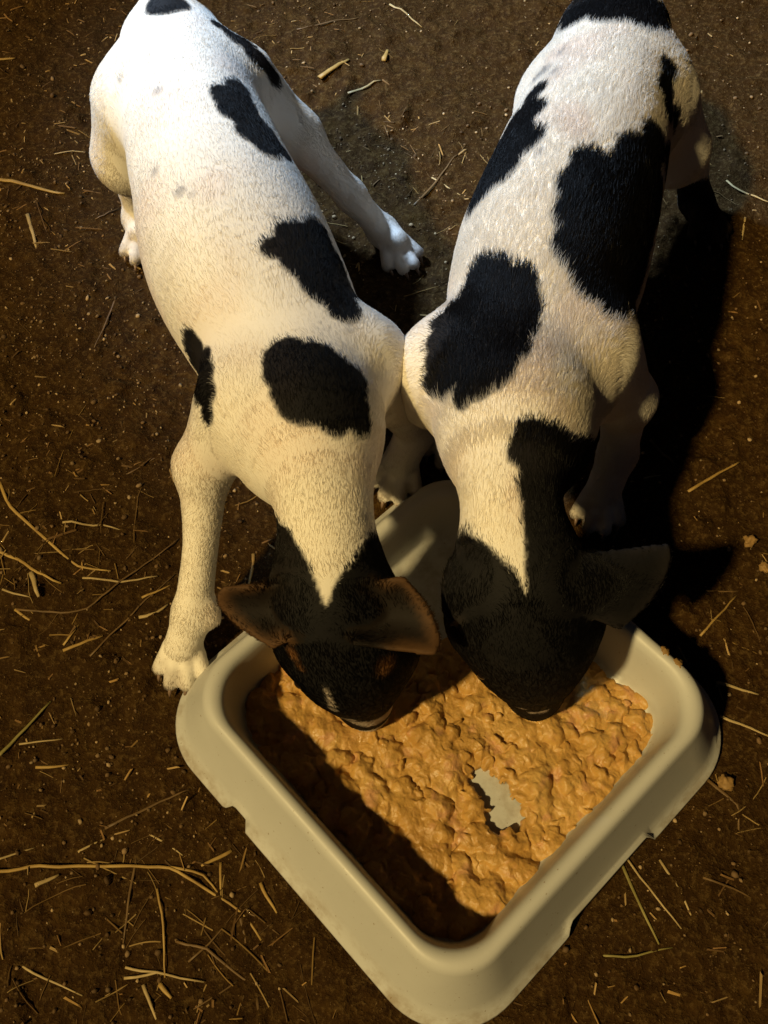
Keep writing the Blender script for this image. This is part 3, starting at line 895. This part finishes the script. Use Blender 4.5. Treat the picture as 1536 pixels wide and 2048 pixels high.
G, PL, BR, GR = STRAW_GOLD, STRAW_PALE, STRAW_BROWN, STRAW_GREEN
STRAWS = [
    # lower left of the tray
    ([(-20, 1743), (91, 1732), (262, 1730), (335, 1735), (397, 1768), (437, 1792), (470, 1808), (521, 1881)], 9, G, 'longest golden stalk, running in from the left edge and bending down beside the tray'),
    ([(338, 1736), (401, 1746), (423, 1768), (437, 1786)], 7, G, 'thin golden stalk forking off the longest stalk below the notch of the tray'),
    ([(441, 1724), (439, 1792)], 7, G, 'short upright golden stalk crossing the fork of the longest stalk'),
    ([(315, 1779), (323, 1856), (331, 1955)], 6, G, 'straight golden stalk pointing down at the crossed pair, below the longest stalk'),
    ([(244, 1934), (328, 1947)], 7, PL, 'upper stalk of the crossed pale pair near the bottom left'),
    ([(242, 1956), (313, 1945), (408, 1961)], 7, PL, 'lower, gently arched stalk of the crossed pale pair near the bottom left'),
    ([(-15, 1525), (40, 1465), (98, 1398)], 9, GR, 'greenish stalk slanting up from the left edge, level with the left corner of the tray'),
    ([(211, 1655), (300, 1612), (378, 1574)], 8, BR, 'long brown stalk slanting up to the left wall of the tray'),
    ([(379, 1921), (419, 1889), (463, 1827)], 6, BR, 'dull brown stalk rising to the end of the longest golden stalk'),
    ([(350, 1881), (412, 1896), (474, 1950), (547, 1989)], 7, BR, 'curved brown stalk ending in a pale tip under the lower left wall of the tray'),
    ([(474, 1961), (386, 2016)], 5, BR, 'thin brown stalk near the bottom edge, left of the tray'),
    ([(474, 1812), (558, 1870)], 5, BR, 'thin brown stalk tucked along the lower left foot of the tray'),
    ([(44, 1932), (164, 1991)], 6, PL, 'lone pale stalk sloping down in the bottom left corner'),
    ([(284, 1969), (300, 2000), (314, 2036)], 9, PL, 'thick pale stub under the crossed pair at the bottom edge'),
    ([(66, 1774), (117, 1746)], 12, PL, 'flat pinkish chip of straw under the longest golden stalk'),
    ([(463, 1699), (401, 1732)], 11, G, 'broad tan blade leaning on the notch in the left foot of the tray'),
    ([(36, 1487), (120, 1475)], 5, PL, 'short pale stalk lying level beside the greenish stalk'),
    ([(66, 1533), (132, 1528)], 8, G, 'short orange chip of straw below the greenish stalk'),
    ([(-10, 1720), (66, 1697)], 6, PL, 'pale stalk end at the left edge just above the longest stalk'),
    ([(153, 1706), (208, 1675)], 7, PL, 'short pale stalk below the end of the long brown stalk'),
    ([(299, 1666), (365, 1710)], 5, PL, 'thin pale stalk sloping down towards the tray notch'),
    ([(320, 1966), (343, 1994)], 12, G, 'stubby yellow husk beneath the straight golden stalk'),
    ([(521, 1765), (551, 1827)], 8, G, 'golden stalk stuck steeply against the lower left skirt of the tray'),
    ([(514, 1995), (518, 2060)], 8, BR, 'upright tan stub at the bottom edge left of the tray corner'),
    ([(478, 1827), (489, 1887)], 8, BR, 'short tan blade hanging below the bend of the longest stalk'),
    ([(270, 1714), (258, 1800), (247, 1885)], 7, BR, 'dim brown stalk crossing under the longest golden stalk'),
    # left, beside the forepaw
    ([(0, 965), (17, 1011), (68, 1059), (157, 1134), (222, 1142)], 8, G, 'long kinked golden stalk at the left edge, level with the fore leg'),
    ([(126, 1048), (205, 1048), (239, 1057)], 6, PL, 'pale level stalk with a swollen tip, left of the fore leg'),
    ([(167, 1154), (239, 1166), (314, 1148)], 6, PL, 'thin pale stalk curved like a smile, left of the fore leg'),
    ([(-12, 1096), (34, 1120), (82, 1154), (126, 1166)], 9, G, 'tan stalk at the left edge below the kinked golden stalk'),
    ([(34, 1216), (130, 1228), (181, 1216), (239, 1165), (355, 1072)], 6, BR, 'very long dark stalk sweeping up to the fore leg'),
    ([(126, 1298), (205, 1269)], 9, G, 'bright short straw left of the forepaw'),
    ([(273, 1231), (307, 1226), (335, 1206)], 9, PL, 'pale boat-shaped husk just left of the ankle of the fore leg'),
    ([(178, 1311), (266, 1219), (348, 1144)], 5, BR, 'thin dark twig running parallel below the very long dark stalk'),
    ([(253, 949), (330, 900), (410, 847)], 5, BR, 'thin dark twig pointing at the chest of the left puppy'),
    ([(61, 1148), (82, 1195)], 13, PL, 'flat tan blade hanging below the tan stalk at the left edge'),
    ([(126, 1288), (157, 1248)], 6, G, 'small slanting straw just above the bright short straw'),
    ([(31, 1216), (70, 1247)], 8, G, 'small blunt straw below the left end of the very long dark stalk'),
    ([(10, 1185), (66, 1197)], 6, PL, 'pale splinter at the left edge above the blunt straw'),
    ([(284, 1192), (340, 1166)], 6, G, 'golden splinter beside the fore leg above the husk'),
    ([(505, 1102), (496, 1172)], 9, G, 'short bright straw between the fore leg and the neck of the left puppy'),
    # upper left
    ([(-15, 356), (60, 371), (130, 386)], 11, G, 'thick golden straw at the left edge beside the left puppy'),
    ([(55, 424), (70, 485)], 10, PL, 'thick upright straw just below the thick golden straw'),
    ([(82, 306), (205, 301)], 4, PL, 'hair-thin pale stalk touching the thigh of the left puppy'),
    ([(-10, 117), (31, 113)], 9, G, 'orange straw end at the left edge near the top'),
    ([(229, 588), (210, 640), (191, 697)], 6, BR, 'dim brown stalk beside the belly of the left puppy'),
    ([(191, 437), (238, 414)], 4, BR, 'thin brown twig at the left hind foot of the left puppy'),
    # between the puppies
    ([(640, 156), (697, 112)], 14, G, 'broad golden chip between the puppies near the top, left of its smaller neighbour'),
    ([(695, 182), (762, 156)], 8, PL, 'pale stalk in the shadow edge below the broad golden chip'),
    ([(768, 121), (777, 97)], 13, G, 'small upright golden chip between the puppies near the top'),
    ([(780, 8), (844, 47)], 6, PL, 'pale stalk sloping down from the top edge between the puppies'),
    ([(828, 412), (914, 305)], 6, BR, 'brown twig rising towards the flank of the right puppy'),
    ([(863, 348), (922, 385)], 5, PL, 'thin pale stalk crossing the brown twig by the right puppy'),
    ([(594, 60), (719, 33)], 5, BR, 'faint long stalk near the top edge right of the left puppy'),
    # right
    ([(1377, 979), (1482, 921)], 8, G, 'forked golden stalk right of the right puppy, level with its neck'),
    ([(1400, 1272), (1445, 1225), (1478, 1186)], 6, G, 'straight golden stalk right of the ear of the right puppy'),
    ([(1436, 1363), (1521, 1386)], 8, PL, 'bright pale stalk pointing right from the right corner of the tray'),
    ([(1445, 1428), (1545, 1474)], 8, PL, 'pale stalk below the bright one, running out at the right edge'),
    ([(1263, 958), (1322, 948)], 6, PL, 'short pale straw beside the shaded fore leg of the right puppy'),
    ([(1302, 878), (1353, 925)], 8, BR, 'tan straw sloping down behind the fore leg of the right puppy'),
    ([(1453, 359), (1473, 376), (1545, 406)], 6, PL, 'pale bent stalk at the right edge beside the hind leg of the right puppy'),
    ([(1490, 434), (1484, 485)], 6, PL, 'short upright straw right of the hind foot of the right puppy'),
    ([(1415, 1178), (1480, 1178)], 5, BR, 'brown level straw meeting the top of the straight golden stalk'),
    # lower right of the tray
    ([(1253, 1712), (1300, 1778), (1364, 1858)], 6, PL, 'straight pale stalk under the notch of the lower right skirt, middle of three'),
    ([(1323, 1720), (1361, 1778), (1391, 1842)], 7, PL, 'pale stalk right of the notch, rightmost of the three below the skirt'),
    ([(1244, 1728), (1268, 1784), (1316, 1890)], 8, GR, 'dull bent stalk below the notch, leftmost of the three below the skirt'),
    ([(1205, 1912), (1265, 1913), (1345, 1893)], 6, GR, 'curved greenish stalk lying level near the bottom right'),
    ([(1407, 1754), (1508, 1794)], 6, BR, 'dim stalk in the shade near the right edge, below the tray'),
    ([(1418, 1560), (1475, 1610), (1478, 1660)], 9, BR, 'bent brown blade beside the right foot of the tray'),
]
for a in STRAWS: straw(*a)

# ------------------------------------------------------------------ crumbs of food dropped on the rim and on the soil


def lump(center, r, seed, label):
    bm = bmesh.new()
    bmesh.ops.create_icosphere(bm, subdivisions=3, radius=r)
    vs = np.array([v.co[:] for v in bm.verts]); n = vs / r
    f = .25 + 1.5 * fbm(n * 2.3 + seed * 3.1, 3, seed)
    for v, k in zip(bm.verts, f): v.co = Vector(v.co) * float(k); v.co.z *= .75
    me = bpy.data.meshes.new('food_crumb'); bm.to_mesh(me); bm.free()
    for pg in me.polygons: pg.use_smooth = True
    me.materials.append(CRUMB)
    o = bpy.data.objects.new('food_crumb', me); COL.objects.link(o); o.location = tuple(center)
    tag(o, label, 'food crumb', 'crumbs of dropped food')


CR = [(1331, 1303, .0610, .0030, 'topmost crumb of food sitting on the right rim of the tray'),
      (1354, 1328, .0600, .0036, 'middle crumb of food on the right rim of the tray'),
      (1390, 1404, .0540, .0038, 'lowest crumb of food, stuck outside the right rim of the tray'),
      (1452, 1566, .003, .0052, 'orange crumb of food on the soil by the right foot of the tray'),
      (1500, 1082, .002, .0046, 'largest crumb of food lying near the right edge of the soil'),
      (1530, 1135, .002, .0040, 'crumb of food cut by the right edge, below the largest one'),
      (1319, 1102, .001, .0030, 'tiny orange crumb above the ear of the right puppy')]
for i, (px, py, z, r, lb) in enumerate(CR): lump(at(px, py, z), r, i + 3, lb)

# ------------------------------------------------------------------ uncountable litter: chaff and grit


def litter(name, count, kind, label, cat, cols, seed):
    rng = np.random.default_rng(seed)
    x = rng.uniform(-.60, .58, count * 2); y = rng.uniform(-.28, 1.08, count * 2)
    dens = fbm(P2(x, y) * 6, 2, seed); left = np.clip(.55 - x * .9 - (y - .2) * .35, .18, 1)
    ok = (rng.random(count * 2) < np.clip((dens - .25) * 2.2, 0, 1) * left)
    c, s = math.cos(YAW), math.sin(YAW)
    ok &= np.maximum(abs((x - TX) * c + (y - TY) * s), abs(-(x - TX) * s + (y - TY) * c)) > .147
    x, y = x[ok], y[ok]; n = len(x)
    z = ground_h(x, y)
    ang = rng.uniform(0, 2 * np.pi, n)
    ca, sa = np.cos(ang), np.sin(ang)
    if kind == 'chaff':
        L = rng.gamma(1.6, .0019, n) + .0010; W = rng.uniform(.00025, .0008, n); T = np.full(n, .0003)
    else:
        L = rng.gamma(1.5, .00038, n) + .0004; W = L * rng.uniform(.6, 1, n); T = L * rng.uniform(.4, .8, n)
    ico = bmesh.new(); bmesh.ops.create_icosphere(ico, subdivisions=1, radius=1); ico_v = np.array([v.co[:] for v in ico.verts]); ico_f = np.array([[v.index for v in f.verts] for f in ico.faces]); ico.free()
    base = np.array([(-1, -1, 0), (1, -1, 0), (1, 1, 0), (-1, 1, 0), (-.7, -.6, 1), (.8, -.7, 1), (.6, .7, 1), (-.75, .65, 1)], float)
    nv = 8
    if kind == 'grit': base = ico_v * np.array([1, 1, .5]) + np.array([0, 0, .35]); nv = len(ico_v)
    pts = base[None] * (1 + rng.normal(0, .16, (n, nv, 3)))
    pts[..., 0] *= L[:, None]; pts[..., 1] *= W[:, None]; pts[..., 2] = pts[..., 2] * 2 * T[:, None] - T[:, None] * .4
    tilt = rng.normal(0, .18, n)
    pts[..., 2] += pts[..., 0] * tilt[:, None]
    q = np.empty_like(pts)
    q[..., 0] = pts[..., 0] * ca[:, None] - pts[..., 1] * sa[:, None] + x[:, None]
    q[..., 1] = pts[..., 0] * sa[:, None] + pts[..., 1] * ca[:, None] + y[:, None]
    q[..., 2] = pts[..., 2] + z[:, None] + np.abs(tilt) [:, None] * L[:, None] * .4
    fb = np.array([(0, 1, 5, 4), (1, 2, 6, 5), (2, 3, 7, 6), (3, 0, 4, 7), (4, 5, 6, 7), (3, 2, 1, 0)])
    if kind == 'grit': fb = ico_f
    F = (fb[None] + (np.arange(n) * nv)[:, None, None]).reshape(-1, fb.shape[1])
    o = mesh_obj(name, q.reshape(-1, 3), F, BITS, smooth=(kind == 'grit'))
    cc = np.array(cols)[rng.integers(0, len(cols), n)] * rng.uniform(.6, 1.25, (n, 1))
    set_color(o, np.repeat(cc, nv, axis=0))
    tag(o, label, cat, kind='stuff')


litter('chaff', 3600, 'chaff', 'fine broken chaff scattered over the soil', 'chaff', [(.30, .18, .06), (.20, .11, .04), (.14, .08, .03), (.36, .24, .10), (.10, .055, .02)], 3)
litter('grit', 26000, 'grit', 'tiny pale and brown grit scattered over the soil', 'grit', [(.11, .065, .028), (.08, .045, .018), (.20, .13, .065), (.14, .085, .04), (.34, .24, .13)], 4)


def straw_litter(count, seed):
    """a thin scatter of short broken stalks, thickest left of the tray"""
    rng = np.random.default_rng(seed); vs = []; fs = []; cs = []
    c_, s_ = math.cos(YAW), math.sin(YAW)
    cl = [at(60, 1130, 0), at(120, 1050, 0), at(330, 1830, 0), at(440, 1830, 0), at(120, 1900, 0), at(900, 360, 0), at(1480, 1450, 0)]
    made = 0
    while made < count:
        if rng.random() < .62:
            c = cl[rng.integers(0, len(cl))][:2] + rng.normal(0, .038, 2)
        else: c = np.array([rng.uniform(-.5, .5), rng.uniform(-.25, .95)])
        if max(abs((c[0] - TX) * c_ + (c[1] - TY) * s_), abs(-(c[0] - TX) * s_ + (c[1] - TY) * c_)) < .150: continue
        L = rng.gamma(2.2, .007) + .006; a = rng.uniform(0, 6.283); bend = rng.normal(0, 9); r = rng.uniform(.00025, .0006)
        n = 7; t = np.linspace(-.5, .5, n) * L; th = a + bend * t
        x = c[0] + np.cumsum(np.cos(th)) * L / n; y = c[1] + np.cumsum(np.sin(th)) * L / n
        z = ground_h(x, y) + r * .5 + (vnoise(P2(x, y) * 60, 19) - .5) * .0025
        b0 = len(vs)
        for i in range(n):
            for k in range(4):
                g = math.pi / 2 * k
                vs.append((x[i] - math.sin(th[i]) * math.cos(g) * r, y[i] + math.cos(th[i]) * math.cos(g) * r, z[i] + math.sin(g) * r * .7))
        fs += [(b0 + i * 4 + k, b0 + i * 4 + (k + 1) % 4, b0 + (i + 1) * 4 + (k + 1) % 4, b0 + (i + 1) * 4 + k) for i in range(n - 1) for k in range(4)]
        col = np.array([(.22, .135, .040), (.13, .075, .024), (.30, .20, .075), (.085, .048, .017)][rng.integers(0, 4)]) * rng.uniform(.7, 1.1)
        cs += [col] * (n * 4); made += 1
    o = mesh_obj('straw_litter', np.array(vs), np.array(fs), BITS)
    set_color(o, np.array(cs))
    tag(o, 'thin scatter of short broken straw, thickest left of the tray', 'straw litter', kind='stuff')


straw_litter(320, 8)
